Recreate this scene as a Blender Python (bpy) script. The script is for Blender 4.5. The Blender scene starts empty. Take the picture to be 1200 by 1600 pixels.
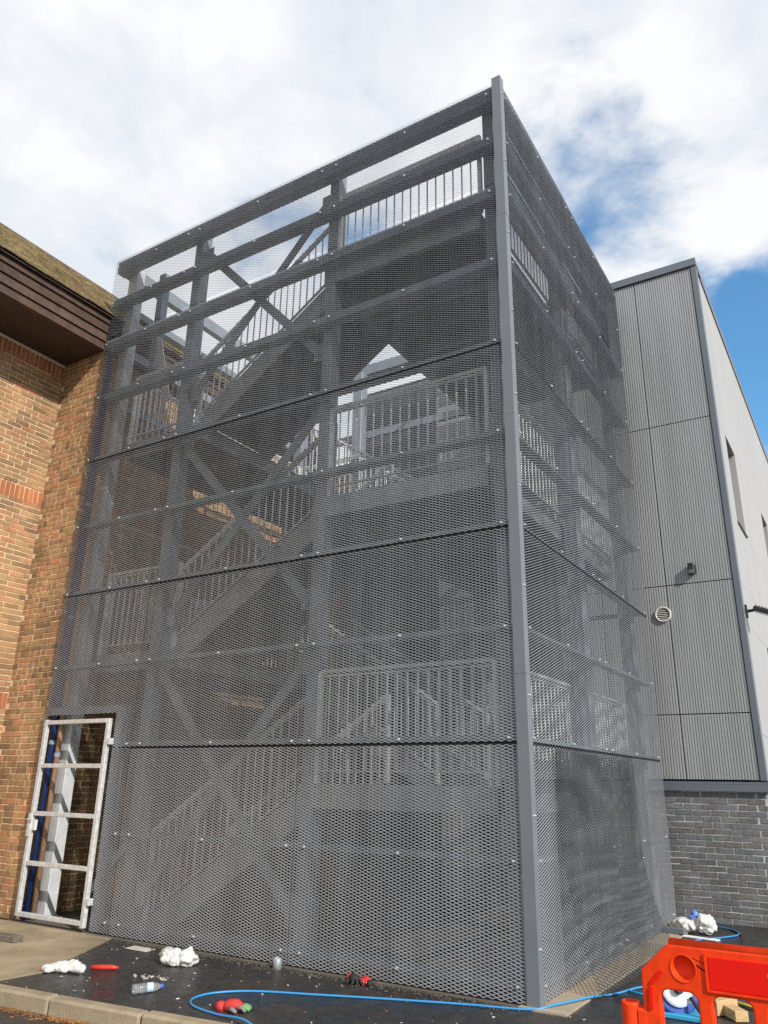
import bpy, bmesh, math, random
import numpy as np
from mathutils import Vector, Matrix, noise

random.seed(7)
scene = bpy.context.scene
col = scene.collection

# ---------------------------------------------------------------- camera
CAM = Vector((2.5347, -6.3935, 1.5928))
F_PX, PITCH, ROLL, YAW = 1207.4, 0.33879, 0.01770, 0.55819
fw = Vector((-math.sin(YAW)*math.cos(PITCH), math.cos(YAW)*math.cos(PITCH), math.sin(PITCH)))
rt0 = Vector((math.cos(YAW), math.sin(YAW), 0)); up0 = rt0.cross(fw)
rt = math.cos(ROLL)*rt0 + math.sin(ROLL)*up0
upv = -math.sin(ROLL)*rt0 + math.cos(ROLL)*up0
cd = bpy.data.cameras.new('camera')
cd.sensor_fit = 'VERTICAL'; cd.sensor_height = 36.0; cd.sensor_width = 27.0
cd.lens = F_PX/1600*36; cd.clip_start = 0.05; cd.clip_end = 3000
cam = bpy.data.objects.new('camera', cd); col.objects.link(cam)
cam.matrix_world = Matrix(((rt.x, upv.x, -fw.x, CAM.x), (rt.y, upv.y, -fw.y, CAM.y), (rt.z, upv.z, -fw.z, CAM.z), (0, 0, 0, 1)))
scene.camera = cam

def project(p):
    q = Vector(p) - CAM; z = q.dot(fw)
    return 600 + F_PX*q.dot(rt)/z, 800 - F_PX*q.dot(upv)/z, z

# ---------------------------------------------------------------- sky, sun, exposure
SUN = Vector((0.78, -0.335, 0.53)).normalized()
elev = math.asin(SUN.z); azim = math.atan2(SUN.x, SUN.y)
world = bpy.data.worlds.new('World'); scene.world = world; world.use_nodes = True
nt = world.node_tree; nt.nodes.clear()
def WN(t, **k):
    n = nt.nodes.new(t)
    for a, b in k.items(): setattr(n, a, b)
    return n
L = nt.links.new
wo = WN('ShaderNodeOutputWorld'); bg = WN('ShaderNodeBackground'); bg.inputs['Strength'].default_value = 0.1
sky = WN('ShaderNodeTexSky', sky_type='NISHITA'); sky.sun_disc = False
sky.sun_elevation = elev; sky.sun_rotation = azim; sky.ozone_density = 2.0; sky.air_density = 1.0; sky.dust_density = 0.3
tc = WN('ShaderNodeTexCoord'); sep = WN('ShaderNodeSeparateXYZ'); L(tc.outputs['Generated'], sep.inputs[0])
def M(op, a, b=None, clamp=False):
    n = WN('ShaderNodeMath', operation=op); n.use_clamp = clamp
    for i, v in enumerate((a, b)):
        if v is None: continue
        if isinstance(v, (int, float)): n.inputs[i].default_value = v
        else: L(v, n.inputs[i])
    return n.outputs[0]
zz = M('ADD', M('MAXIMUM', sep.outputs[2], 0.0), 0.22)
cmb = WN('ShaderNodeCombineXYZ'); L(M('DIVIDE', sep.outputs[0], zz), cmb.inputs[0]); L(M('DIVIDE', sep.outputs[1], zz), cmb.inputs[1])
def cloudnoise(scale, det, rough, off, dist=0.0):
    mp = WN('ShaderNodeMapping'); mp.inputs['Location'].default_value = off; L(cmb.outputs[0], mp.inputs['Vector'])
    n = WN('ShaderNodeTexNoise'); n.inputs['Scale'].default_value = scale; n.inputs['Detail'].default_value = det
    n.inputs['Roughness'].default_value = rough; n.inputs['Distortion'].default_value = dist; L(mp.outputs[0], n.inputs['Vector']); return n.outputs['Fac']
n1 = cloudnoise(1.9, 9, 0.56, (3.1, 1.7, 0), 0.25)
n2 = cloudnoise(4.6, 7, 0.6, (9.3, 4.2, 0), 0.3)
# where the cloud deck thins out (a clear stretch low in the north-east, a small gap above it)
def gap(d, inner, outer):
    dt = WN('ShaderNodeVectorMath', operation='DOT_PRODUCT'); nm = WN('ShaderNodeVectorMath', operation='NORMALIZE')
    L(tc.outputs['Generated'], nm.inputs[0]); L(nm.outputs[0], dt.inputs[0]); dt.inputs[1].default_value = Vector(d).normalized()
    mr = WN('ShaderNodeMapRange'); mr.interpolation_type = 'SMOOTHSTEP'
    mr.inputs[1].default_value = math.cos(math.radians(outer)); mr.inputs[2].default_value = math.cos(math.radians(inner)); L(dt.outputs['Value'], mr.inputs[0]); return mr.outputs[0]
g = M('ADD', M('MULTIPLY', gap((-0.045, 0.875, 0.478), 2, 13), 0.235), M('MULTIPLY', gap((-0.175, 0.715, 0.676), 1, 9), 0.17))
cov = M('SUBTRACT', M('ADD', M('MULTIPLY', n1, 0.6), M('MULTIPLY', n2, 0.4)), g)
cr = WN('ShaderNodeMapRange'); cr.interpolation_type = 'SMOOTHSTEP'; cr.inputs[1].default_value = 0.29; cr.inputs[2].default_value = 0.46; L(cov, cr.inputs[0])
shade = WN('ShaderNodeValToRGB'); shade.color_ramp.elements[0].position = 0.36; shade.color_ramp.elements[0].color = (6.6, 7.4, 8.4, 1)
shade.color_ramp.elements[1].position = 0.58; shade.color_ramp.elements[1].color = (9.9, 10.0, 10.1, 1)
L(M('ADD', M('MULTIPLY', n2, 0.55), M('MULTIPLY', n1, 0.45)), shade.inputs[0])
skm = WN('ShaderNodeMix', data_type='RGBA'); skm.blend_type = 'MULTIPLY'; skm.inputs['Factor'].default_value = 1
L(sky.outputs[0], skm.inputs['A']); skm.inputs['B'].default_value = (1.35, 2.15, 2.35, 1)
mx = WN('ShaderNodeMix', data_type='RGBA'); L(cr.outputs[0], mx.inputs['Factor']); L(skm.outputs['Result'], mx.inputs['A']); L(shade.outputs[0], mx.inputs['B'])
L(mx.outputs['Result'], bg.inputs['Color']); L(bg.outputs[0], wo.inputs[0])

sl = bpy.data.lights.new('sun', 'SUN'); sl.energy = 4.9; sl.angle = math.radians(0.6); sl.color = (1.0, 0.95, 0.88)
so = bpy.data.objects.new('sun', sl); col.objects.link(so); so.rotation_euler = SUN.to_track_quat('Z', 'Y').to_euler(); so.location = (8, -8, 15)
vs = scene.view_settings; vs.view_transform = 'Standard'; vs.look = 'None'; vs.exposure = 0.0; vs.gamma = 1.0; vs.use_curve_mapping = False
scene.cycles.use_denoising = False
scene.cycles.max_bounces = 8; scene.cycles.diffuse_bounces = 4; scene.cycles.sample_clamp_indirect = 6

# ---------------------------------------------------------------- materials
MATS = {}
def mat(name, color, rough=0.6, metal=0.0, var=0.0, vscale=6.0, bump=0.0, bscale=60.0, rvar=0.0, c2=None, spec=0.5, coat=0.0, stretch=None):
    if name in MATS: return MATS[name]
    m = bpy.data.materials.new(name); m.use_nodes = True; t = m.node_tree; b = t.nodes['Principled BSDF']
    b.inputs['Base Color'].default_value = (*color, 1); b.inputs['Roughness'].default_value = rough; b.inputs['Metallic'].default_value = metal
    b.inputs['Specular IOR Level'].default_value = spec; b.inputs['Coat Weight'].default_value = coat
    g = t.nodes.new('ShaderNodeNewGeometry'); mp = t.nodes.new('ShaderNodeMapping'); t.links.new(g.outputs['Position'], mp.inputs[0])
    if stretch: mp.inputs['Scale'].default_value = stretch
    if var or c2 or rvar:
        n = t.nodes.new('ShaderNodeTexNoise'); n.inputs['Scale'].default_value = vscale; n.inputs['Detail'].default_value = 6; n.inputs['Roughness'].default_value = 0.62
        t.links.new(mp.outputs[0], n.inputs['Vector'])
        r = t.nodes.new('ShaderNodeValToRGB'); e = r.color_ramp.elements; e[0].position = 0.32; e[1].position = 0.68
        a = c2 if c2 else tuple(c*(1-var) for c in color); z = color if c2 else tuple(min(1, c*(1+var)) for c in color)
        e[0].color = (*a, 1); e[1].color = (*z, 1); t.links.new(n.outputs['Fac'], r.inputs[0]); t.links.new(r.outputs[0], b.inputs['Base Color'])
        if rvar:
            q = t.nodes.new('ShaderNodeMapRange'); q.inputs[1].default_value = 0.35; q.inputs[2].default_value = 0.65
            q.inputs[3].default_value = max(0.05, rough-rvar); q.inputs[4].default_value = min(1, rough+rvar)
            t.links.new(n.outputs['Fac'], q.inputs[0]); t.links.new(q.outputs[0], b.inputs['Roughness'])
    if bump:
        n2 = t.nodes.new('ShaderNodeTexNoise'); n2.inputs['Scale'].default_value = bscale; n2.inputs['Detail'].default_value = 5
        t.links.new(mp.outputs[0], n2.inputs['Vector'])
        bp = t.nodes.new('ShaderNodeBump'); bp.inputs['Strength'].default_value = bump; bp.inputs['Distance'].default_value = 0.01
        t.links.new(n2.outputs['Fac'], bp.inputs['Height']); t.links.new(bp.outputs[0], b.inputs['Normal'])
    MATS[name] = m; return m

def piece_mat(name, colors, rough=0.85, grain=0.25, gscale=45, bump=0.4):
    """per-piece colour: object random (single pieces) + face attribute 'rnd' (joined pieces)"""
    m = bpy.data.materials.new(name); m.use_nodes = True; t = m.node_tree; b = t.nodes['Principled BSDF']; lk = t.links.new
    oi = t.nodes.new('ShaderNodeObjectInfo'); at = t.nodes.new('ShaderNodeAttribute'); at.attribute_name = 'rnd'
    ad = t.nodes.new('ShaderNodeMath'); ad.operation = 'ADD'; lk(oi.outputs['Random'], ad.inputs[0]); lk(at.outputs['Fac'], ad.inputs[1])
    fr = t.nodes.new('ShaderNodeMath'); fr.operation = 'FRACT'; lk(ad.outputs[0], fr.inputs[0])
    r = t.nodes.new('ShaderNodeValToRGB'); r.color_ramp.interpolation = 'LINEAR'
    e = r.color_ramp.elements
    for i, c in enumerate(colors):
        p = i/(len(colors)-1)
        el = e[0] if i == 0 else (e[-1] if i == len(colors)-1 else e.new(p)); el.position = p; el.color = (*c, 1)
    lk(fr.outputs[0], r.inputs[0])
    g = t.nodes.new('ShaderNodeNewGeometry')
    n = t.nodes.new('ShaderNodeTexNoise'); n.inputs['Scale'].default_value = gscale; n.inputs['Detail'].default_value = 6; n.inputs['Roughness'].default_value = 0.7; lk(g.outputs['Position'], n.inputs['Vector'])
    mr = t.nodes.new('ShaderNodeMapRange'); mr.inputs[1].default_value = 0.3; mr.inputs[2].default_value = 0.7; mr.inputs[3].default_value = 1-grain*1.5; mr.inputs[4].default_value = 1+grain; lk(n.outputs['Fac'], mr.inputs[0])
    mx = t.nodes.new('ShaderNodeMix'); mx.data_type = 'RGBA'; mx.blend_type = 'MULTIPLY'; mx.inputs['Factor'].default_value = 1
    lk(r.outputs[0], mx.inputs['A']); cb = t.nodes.new('ShaderNodeCombineColor'); [lk(mr.outputs[0], cb.inputs[i]) for i in range(3)]
    lk(cb.outputs[0], mx.inputs['B']); b.inputs['Roughness'].default_value = rough
    w = t.nodes.new('ShaderNodeTexNoise'); w.inputs['Scale'].default_value = 1.1; w.inputs['Detail'].default_value = 7; w.inputs['Roughness'].default_value = 0.65
    wm = t.nodes.new('ShaderNodeMapping'); wm.inputs['Scale'].default_value = (1.6, 1.6, 0.7); lk(g.outputs['Position'], wm.inputs[0]); lk(wm.outputs[0], w.inputs['Vector'])
    wr = t.nodes.new('ShaderNodeMapRange'); wr.inputs[1].default_value = 0.36; wr.inputs[2].default_value = 0.66; wr.inputs[3].default_value = 0.72; wr.inputs[4].default_value = 1.16; lk(w.outputs['Fac'], wr.inputs[0])
    vs_ = t.nodes.new('ShaderNodeVectorMath'); vs_.operation = 'SCALE'; lk(mx.outputs['Result'], vs_.inputs[0]); lk(wr.outputs[0], vs_.inputs['Scale']); lk(vs_.outputs[0], b.inputs['Base Color'])
    bp = t.nodes.new('ShaderNodeBump'); bp.inputs['Strength'].default_value = bump; bp.inputs['Distance'].default_value = 0.006; lk(n.outputs['Fac'], bp.inputs['Height']); lk(bp.outputs[0], b.inputs['Normal'])
    MATS[name] = m; return m

mesh_paint = mat('mesh_paint', (0.325, 0.342, 0.37), 0.34, 0.35, var=0.16, vscale=1.6, stretch=(2.5, 2.5, 0.35))
def object_tone(m, amount):
    """small brightness differences from one panel to the next"""
    t = m.node_tree; b = t.nodes['Principled BSDF']; src = b.inputs['Base Color'].links[0].from_socket
    oi = t.nodes.new('ShaderNodeObjectInfo'); mr = t.nodes.new('ShaderNodeMapRange'); mr.inputs[3].default_value = 1-amount; mr.inputs[4].default_value = 1+amount; t.links.new(oi.outputs['Random'], mr.inputs[0])
    vm = t.nodes.new('ShaderNodeVectorMath'); vm.operation = 'SCALE'; t.links.new(src, vm.inputs[0]); t.links.new(mr.outputs[0], vm.inputs['Scale']); t.links.new(vm.outputs[0], b.inputs['Base Color'])
object_tone(mesh_paint, 0.10)
frame_paint = mat('frame_paint', (0.205, 0.245, 0.29), 0.45, 0.0, var=0.12, vscale=5, bump=0.05)
trim_paint = mat('trim_paint', (0.150, 0.170, 0.195), 0.38, 0.0, var=0.06, vscale=3)
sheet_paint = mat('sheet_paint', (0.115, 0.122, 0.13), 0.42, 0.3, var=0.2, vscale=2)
galv = mat('galvanised', (0.58, 0.60, 0.61), 0.42, 0.3, var=0.22, vscale=22, bump=0.08)
galv_dull = mat('galvanised_dull', (0.30, 0.32, 0.345), 0.5, 0.35, var=0.2, vscale=14)
galv_bar = mat('galvanised_bar', (0.66, 0.68, 0.69), 0.45, 0.1, var=0.12, vscale=12)
galv_post = mat('galvanised_post', (0.50, 0.52, 0.53), 0.5, 0.1, var=0.15, vscale=8)
tread_mat = mat('tread_steel', (0.09, 0.10, 0.112), 0.5, 0.2, var=0.2, vscale=12)
bolt_mat = mat('bolt_zinc', (0.66, 0.68, 0.70), 0.35, 0.6)
mortar_cream = mat('mortar_cream', (0.66, 0.55, 0.38), 0.9, var=0.2, vscale=18, bump=0.4, bscale=120)
mortar_pale = mat('mortar_pale', (0.44, 0.44, 0.425), 0.9, var=0.3, vscale=5, bump=0.4, bscale=120)
brick_stock = piece_mat('brick_stock', [(0.41, 0.25, 0.11), (0.26, 0.155, 0.075), (0.44, 0.265, 0.12), (0.34, 0.21, 0.10), (0.49, 0.25, 0.12), (0.21, 0.13, 0.07), (0.45, 0.28, 0.125), (0.46, 0.195, 0.095), (0.35, 0.22, 0.10)])
brick_red = piece_mat('brick_red', [(0.42, 0.145, 0.055), (0.36, 0.12, 0.05), (0.45, 0.17, 0.065), (0.40, 0.13, 0.05)], grain=0.12)
brick_grey = piece_mat('brick_grey', [(0.14, 0.147, 0.16), (0.18, 0.186, 0.192), (0.15, 0.147, 0.147), (0.20, 0.203, 0.208), (0.155, 0.163, 0.172), (0.165, 0.15, 0.135), (0.185, 0.192, 0.203), (0.145, 0.15, 0.157)], rough=0.7, grain=0.25, gscale=30)
tile_mat = piece_mat('roof_tile', [(0.34, 0.27, 0.16), (0.42, 0.33, 0.20), (0.26, 0.20, 0.125), (0.44, 0.34, 0.18), (0.33, 0.27, 0.17), (0.36, 0.31, 0.14)], grain=0.35, gscale=18)
fascia_mat = piece_mat('fascia_timber', [(0.070, 0.036, 0.022), (0.090, 0.048, 0.030), (0.060, 0.032, 0.020), (0.082, 0.044, 0.026)], rough=0.7, grain=0.3, gscale=9, bump=0.3)
soffit_mat = mat('soffit_brown', (0.055, 0.032, 0.024), 0.7, var=0.2, vscale=3)
clad_mat = mat('clad_grey', (0.345, 0.352, 0.358), 0.42, 0.1, var=0.09, vscale=1.2, stretch=(4, 4, 0.4))
clad_trim = mat('clad_trim', (0.135, 0.155, 0.18), 0.4, 0.1, var=0.06, vscale=2)
clad_back = mat('clad_back', (0.03, 0.032, 0.035), 0.8)
pale_mat = mat('pale_panel', (0.375, 0.377, 0.378), 0.55, 0.0, var=0.045, vscale=1.0, bump=0.03, stretch=(1, 1, 0.25))
glass_mat = mat('window_glass', (0.02, 0.025, 0.03), 0.06, 0.0, spec=0.9)
black_plastic = mat('black_plastic', (0.015, 0.016, 0.018), 0.45)
asphalt = mat('asphalt_wet', (0.038, 0.036, 0.034), 0.36, 0.0, c2=(0.013, 0.013, 0.014), vscale=1.6, bump=0.55, bscale=85, rvar=0.24)
def speckle(m, scale, lo, hi, det=3):
    t = m.node_tree; b = t.nodes['Principled BSDF']; src = b.inputs['Base Color'].links[0].from_socket; g = t.nodes.new('ShaderNodeNewGeometry')
    n = t.nodes.new('ShaderNodeTexNoise'); n.inputs['Scale'].default_value = scale; n.inputs['Detail'].default_value = det; n.inputs['Roughness'].default_value = .7; t.links.new(g.outputs['Position'], n.inputs['Vector'])
    mr = t.nodes.new('ShaderNodeMapRange'); mr.inputs[1].default_value = .35; mr.inputs[2].default_value = .65; mr.inputs[3].default_value = lo; mr.inputs[4].default_value = hi; t.links.new(n.outputs['Fac'], mr.inputs[0])
    vm = t.nodes.new('ShaderNodeVectorMath'); vm.operation = 'SCALE'; t.links.new(src, vm.inputs[0]); t.links.new(mr.outputs[0], vm.inputs['Scale']); t.links.new(vm.outputs[0], b.inputs['Base Color'])
speckle(asphalt, 140, .55, 2.0); speckle(asphalt, 9, .7, 1.35, 6)
concrete = mat('concrete_tan', (0.36, 0.29, 0.19), 0.85, 0.0, c2=(0.20, 0.16, 0.105), vscale=1.7, bump=0.35, bscale=60, rvar=0.12)
concrete_pale = mat('concrete_pale', (0.42, 0.35, 0.25), 0.85, 0.0, c2=(0.28, 0.235, 0.165), vscale=2.4, bump=0.35, bscale=70)
kerb_mat = mat('kerb_stone', (0.36, 0.295, 0.20), 0.85, 0.0, c2=(0.20, 0.165, 0.11), vscale=4, bump=0.5, bscale=70)
blue_pipe = mat('blue_plastic', (0.012, 0.035, 0.13), 0.4, var=0.15)
brown_pipe = mat('brown_pipe', (0.33, 0.20, 0.125), 0.55, var=0.2, vscale=6)
hose_blue = mat('hose_blue', (0.035, 0.25, 0.55), 0.4)
hose_black = mat('cable_black', (0.012, 0.012, 0.012), 0.5)
barrier_red = mat('barrier_red', (0.82, 0.050, 0.006), 0.5, var=0.05, vscale=8, bump=0.05, bscale=40, spec=0.2)
speckle(barrier_red, 14, .80, 1.06, 8)
barrier_deep = mat('barrier_panel_red', (0.72, 0.010, 0.004), 0.45, spec=0.2)
white_print = mat('white_print', (0.78, 0.78, 0.76), 0.5)
def plastic_film(name, color):
    m = mat(name, color, 0.38, var=0.06, vscale=15)
    b = m.node_tree.nodes['Principled BSDF']; b.inputs['Subsurface Weight'].default_value = 0.15; b.inputs['Subsurface Radius'].default_value = (0.03, 0.03, 0.03); return m
white_bag = plastic_film('white_bag', (0.62, 0.62, 0.60))
bag_blue = mat('bag_blue_print', (0.10, 0.22, 0.62), 0.4)
timber = mat('timber_pine', (0.50, 0.34, 0.17), 0.7, var=0.2, vscale=9, stretch=(1, 8, 8))
timber_grey = mat('timber_grey', (0.12, 0.105, 0.085), 0.85, var=0.3, vscale=9, bump=0.3)

# ---------------------------------------------------------------- helpers
WM = {}
def place(o, parent, mw=None):
    mw = mw or Matrix.Identity(4)
    col.objects.link(o)
    if parent is not None:
        o.parent = parent; o.matrix_parent_inverse = WM[parent.name].inverted()
    o.matrix_basis = mw; WM[o.name] = mw
    return o
def tag(o, label=None, cat=None, group=None, kind=None):
    if label: o['label'] = label
    if cat: o['category'] = cat
    if group: o['group'] = group
    if kind: o['kind'] = kind
    return o
def empty(name, loc, label, cat, group=None):
    e = bpy.data.objects.new(name, None); e.empty_display_size = 0.2
    place(e, None, Matrix.Translation(loc)); return tag(e, label, cat, group)
class MB:
    def __init__(s): s.v = []; s.f = []; s.mi = []; s.rnd = []; s.cur = 0
    def add(s, vs, fs, rnd=0.0):
        n = len(s.v); s.v += [tuple(p) for p in vs]; s.f += [tuple(n+i for i in f) for f in fs]; s.mi += [s.cur]*len(fs); s.rnd += [rnd]*len(fs); return s
    def box(s, x0, x1, y0, y1, z0, z1, rnd=0.0):
        vs = [(x, y, z) for z in (z0, z1) for y in (y0, y1) for x in (x0, x1)]
        return s.add(vs, [(0, 2, 3, 1), (4, 5, 7, 6), (0, 1, 5, 4), (2, 6, 7, 3), (0, 4, 6, 2), (1, 3, 7, 5)], rnd)
    def cbox(s, x0, x1, y0, y1, z0, z1, c, rnd=0.0):
        """box with chamfered edges"""
        b = bmesh.new(); bmesh.ops.create_cube(b, size=1)
        for v in b.verts: v.co = Vector(((x0+x1)/2+v.co.x*(x1-x0), (y0+y1)/2+v.co.y*(y1-y0), (z0+z1)/2+v.co.z*(z1-z0)))
        bmesh.ops.bevel(b, geom=b.edges[:], offset=c, segments=1, affect='EDGES', profile=0.5)
        b.verts.index_update(); s.add([v.co for v in b.verts], [[v.index for v in f.verts] for f in b.faces], rnd); b.free(); return s
    def beam(s, p0, p1, w, h, up=(0, 0, 1), rnd=0.0):
        p0, p1 = Vector(p0), Vector(p1); d = (p1-p0).normalized(); u = Vector(up); a = d.cross(u).normalized(); u = a.cross(d).normalized()
        vs = [p + a*sx*w/2 + u*sz*h/2 for p in (p0, p1) for sz in (-1, 1) for sx in (-1, 1)]
        return s.add(vs, [(0, 1, 3, 2), (4, 6, 7, 5), (0, 4, 5, 1), (2, 3, 7, 6), (0, 2, 6, 4), (1, 5, 7, 3)], rnd)
    def tube(s, pts, r, n=8, cap=True):
        pts = [Vector(p) for p in pts]; rs = r if isinstance(r, (list, tuple)) else [r]*len(pts); base = len(s.v); a = None; vs = []; fs = []
        for i, p in enumerate(pts):
            d = (pts[min(i+1, len(pts)-1)]-pts[max(i-1, 0)]).normalized()
            if a is None: a = d.orthogonal().normalized()
            a = (a - d*a.dot(d)).normalized(); b = d.cross(a)
            for k in range(n):
                t = 2*math.pi*k/n; vs.append(p + (a*math.cos(t)+b*math.sin(t))*rs[i])
        for i in range(len(pts)-1):
            for k in range(n): fs.append((i*n+k, i*n+(k+1) % n, (i+1)*n+(k+1) % n, (i+1)*n+k))
        if cap: fs.append(tuple(range(n-1, -1, -1))); fs.append(tuple((len(pts)-1)*n+k for k in range(n)))
        return s.add(vs, fs)
    def poly(s, pts, y0, y1):
        """prism of an (x,z) outline between y0 and y1"""
        n = len(pts); vs = [(x, y0, z) for x, z in pts]+[(x, y1, z) for x, z in pts]
        return s.add(vs, [tuple(range(n)), tuple(range(2*n-1, n-1, -1))]+[(i, n+i, n+(i+1) % n, (i+1) % n) for i in range(n)])
    def mesh(s, name, mats, smooth=False):
        me = bpy.data.meshes.new(name); me.from_pydata(s.v, [], s.f)
        for m in (mats if isinstance(mats, (list, tuple)) else [mats]): me.materials.append(m)
        me.polygons.foreach_set('material_index', s.mi)
        if any(s.rnd): at = me.attributes.new('rnd', 'FLOAT', 'FACE'); at.data.foreach_set('value', s.rnd)
        if smooth: me.shade_smooth()
        me.update(); return me
    def build(s, name, mats, parent=None, smooth=False, mw=None, bevel=0):
        me = s.mesh(name, mats, smooth)
        b = bmesh.new(); b.from_mesh(me); bmesh.ops.recalc_face_normals(b, faces=b.faces[:]); b.to_mesh(me); b.free()
        o = bpy.data.objects.new(name, me); place(o, parent, mw)
        if bevel:
            md = o.modifiers.new('bevel', 'BEVEL'); md.width = bevel; md.segments = 2; md.limit_method = 'ANGLE'
        return o
def inst(name, me, parent, mw):
    return place(bpy.data.objects.new(name, me), parent, mw)
T = Matrix.Translation
def R(a, ax='Z'): return Matrix.Rotation(a, 4, ax)
def S(x, y, z): return Matrix.Diagonal((x, y, z, 1))
def structure(name, mb, m, label=None):
    o = mb.build(name, m); o['kind'] = 'structure'; return o

# ---------------------------------------------------------------- ground
g = MB(); g.box(-700, 700, -700, 700, -0.9, -0.10); structure('ground', g, asphalt)
# raised yard at the foot of the tower: the asphalt behind the kerb is level with the kerb's top
KA, KB = Vector((-9.5, -2.50, 0)), Vector((3.2, -1.12, 0))          # rear edge of the kerb line
kd = (KB-KA).normalized(); kn = Vector((kd.y, -kd.x, 0))             # kn points to the camera
yb = MB()
vs = [KA, KB, Vector((14, 0.05, 0)), Vector((14, 40, 0)), Vector((-9.5, 40, 0))]
n = len(vs); yb.add([(p.x, p.y, 0) for p in vs]+[(p.x, p.y, -0.2) for p in vs], [tuple(range(n)), tuple(range(2*n-1, n-1, -1))]+[(i, (i+1) % n, n+(i+1) % n, n+i) for i in range(n)])
structure('yard_asphalt', yb, asphalt)
# concrete pad by the gate, strip under the right-hand face, slab inside the tower
pd = MB(); pv = [(-4.72, -0.06), (-3.98, -1.42), (-4.02, -1.86), (-9.3, -2.44), (-9.3, -0.06)]
pd.add([(x, y, 0.012) for x, y in pv]+[(x, y, -0.1) for x, y in pv], [tuple(range(5)), tuple(range(9, 4, -1))]+[(i, (i+1) % 5, 5+(i+1) % 5, 5+i) for i in range(5)])
structure('concrete_pad', pd, concrete)
sp = MB(); sp.box(-0.14, 0.24, -0.06, 5.05, -0.1, 0.016); structure('concrete_strip', sp, concrete_pale)
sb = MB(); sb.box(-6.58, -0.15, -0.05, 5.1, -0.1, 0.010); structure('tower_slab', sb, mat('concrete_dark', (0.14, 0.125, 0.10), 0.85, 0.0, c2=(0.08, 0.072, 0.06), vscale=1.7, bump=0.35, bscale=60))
# kerb stones
kerb_len = 0.905
kerb = empty('kerb', tuple(KA+kn*0.07), 'pale weathered concrete kerb stones edging the wet asphalt in front of the tower', 'kerb')
km = MB(); km.cbox(0.004, kerb_len-0.004, -0.125, 0, -0.25, 0.018, 0.018); kme = km.mesh('kerb_stone', kerb_mat)
ang = math.atan2(kd.y, kd.x)
for i in range(14):
    p = KA+kd*(i*kerb_len); inst('kerb_stone', kme, kerb, T((p.x, p.y, random.uniform(-.006, .004))) @ R(ang+random.uniform(-.006, .006)))

# ---------------------------------------------------------------- bricks
BR = []   # (area, wall_key, matrix, size class)
def brick_meshes(m, tagname, lens, h=0.065, d=0.10):
    out = {}
    for key, ln in lens.items():
        out[key] = []
        for k in range(3):
            rr = random.Random(k*7+int(ln*1000)); b = bmesh.new(); bmesh.ops.create_cube(b, size=1)
            for v in b.verts: v.co = Vector((v.co.x*ln, v.co.y*d, v.co.z*h)) + Vector((rr.uniform(-.003, .003), rr.uniform(-.002, .002), rr.uniform(-.002, .002)))
            bmesh.ops.bevel(b, geom=b.edges[:], offset=0.004, segments=1, affect='EDGES')
            me = bpy.data.meshes.new('brick'); b.to_mesh(me); b.free(); me.materials.append(m); out[key].append(me)
    return out
def lay(u0, u1, z0, z1, bond, soldier=(), pitch=0.225, course=0.075):
    """list of (u, z, kind) for brick centres; soldier = list of (z0,z1) bands"""
    out = []; z = z0; row = 0
    while z + 0.065 <= z1+0.02:
        sband = next((sd for sd in soldier if z >= sd[0]-0.04 and z < sd[1]-0.04), None)
        if sband:
            u = u0+0.036
            while u < u1: out.append((u, sband[0]+0.1075, 'soldier')); u += 0.075
            z = sband[0]+0.225; continue
        kind = bond(row)
        if kind == 'stretcher':
            u = u0 - (0.1125 if row % 2 else 0)
            while u < u1:
                a, b = max(u, u0), min(u+0.215, u1)
                if b-a > 0.17: out.append(((a+b)/2, z+0.0325, 'stretcher'))
                elif b-a > 0.06: out.append(((a+b)/2, z+0.0325, 'header'))
                u += pitch
        else:
            u = u0 - (0.05 if row % 4 == 1 else 0)
            seq = ('h',) if kind == 'header' else ('s', 'h'); i = row % 2
            while u < u1:
                ln = 0.1025 if seq[i % len(seq)] == 'h' else 0.215
                a, b = max(u, u0), min(u+ln, u1)
                if b-a > 0.06: out.append(((a+b)/2, z+0.0325, 'stretcher' if b-a > 0.17 else 'header'))
                u += ln+0.010; i += 1
        row += 1; z += course
    return out
def visible(p, margin=40):
    x, y, z = project(p); return z > 0 and -margin < x < 1200+margin and -margin < y < 1600+margin, x, y, z
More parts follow.
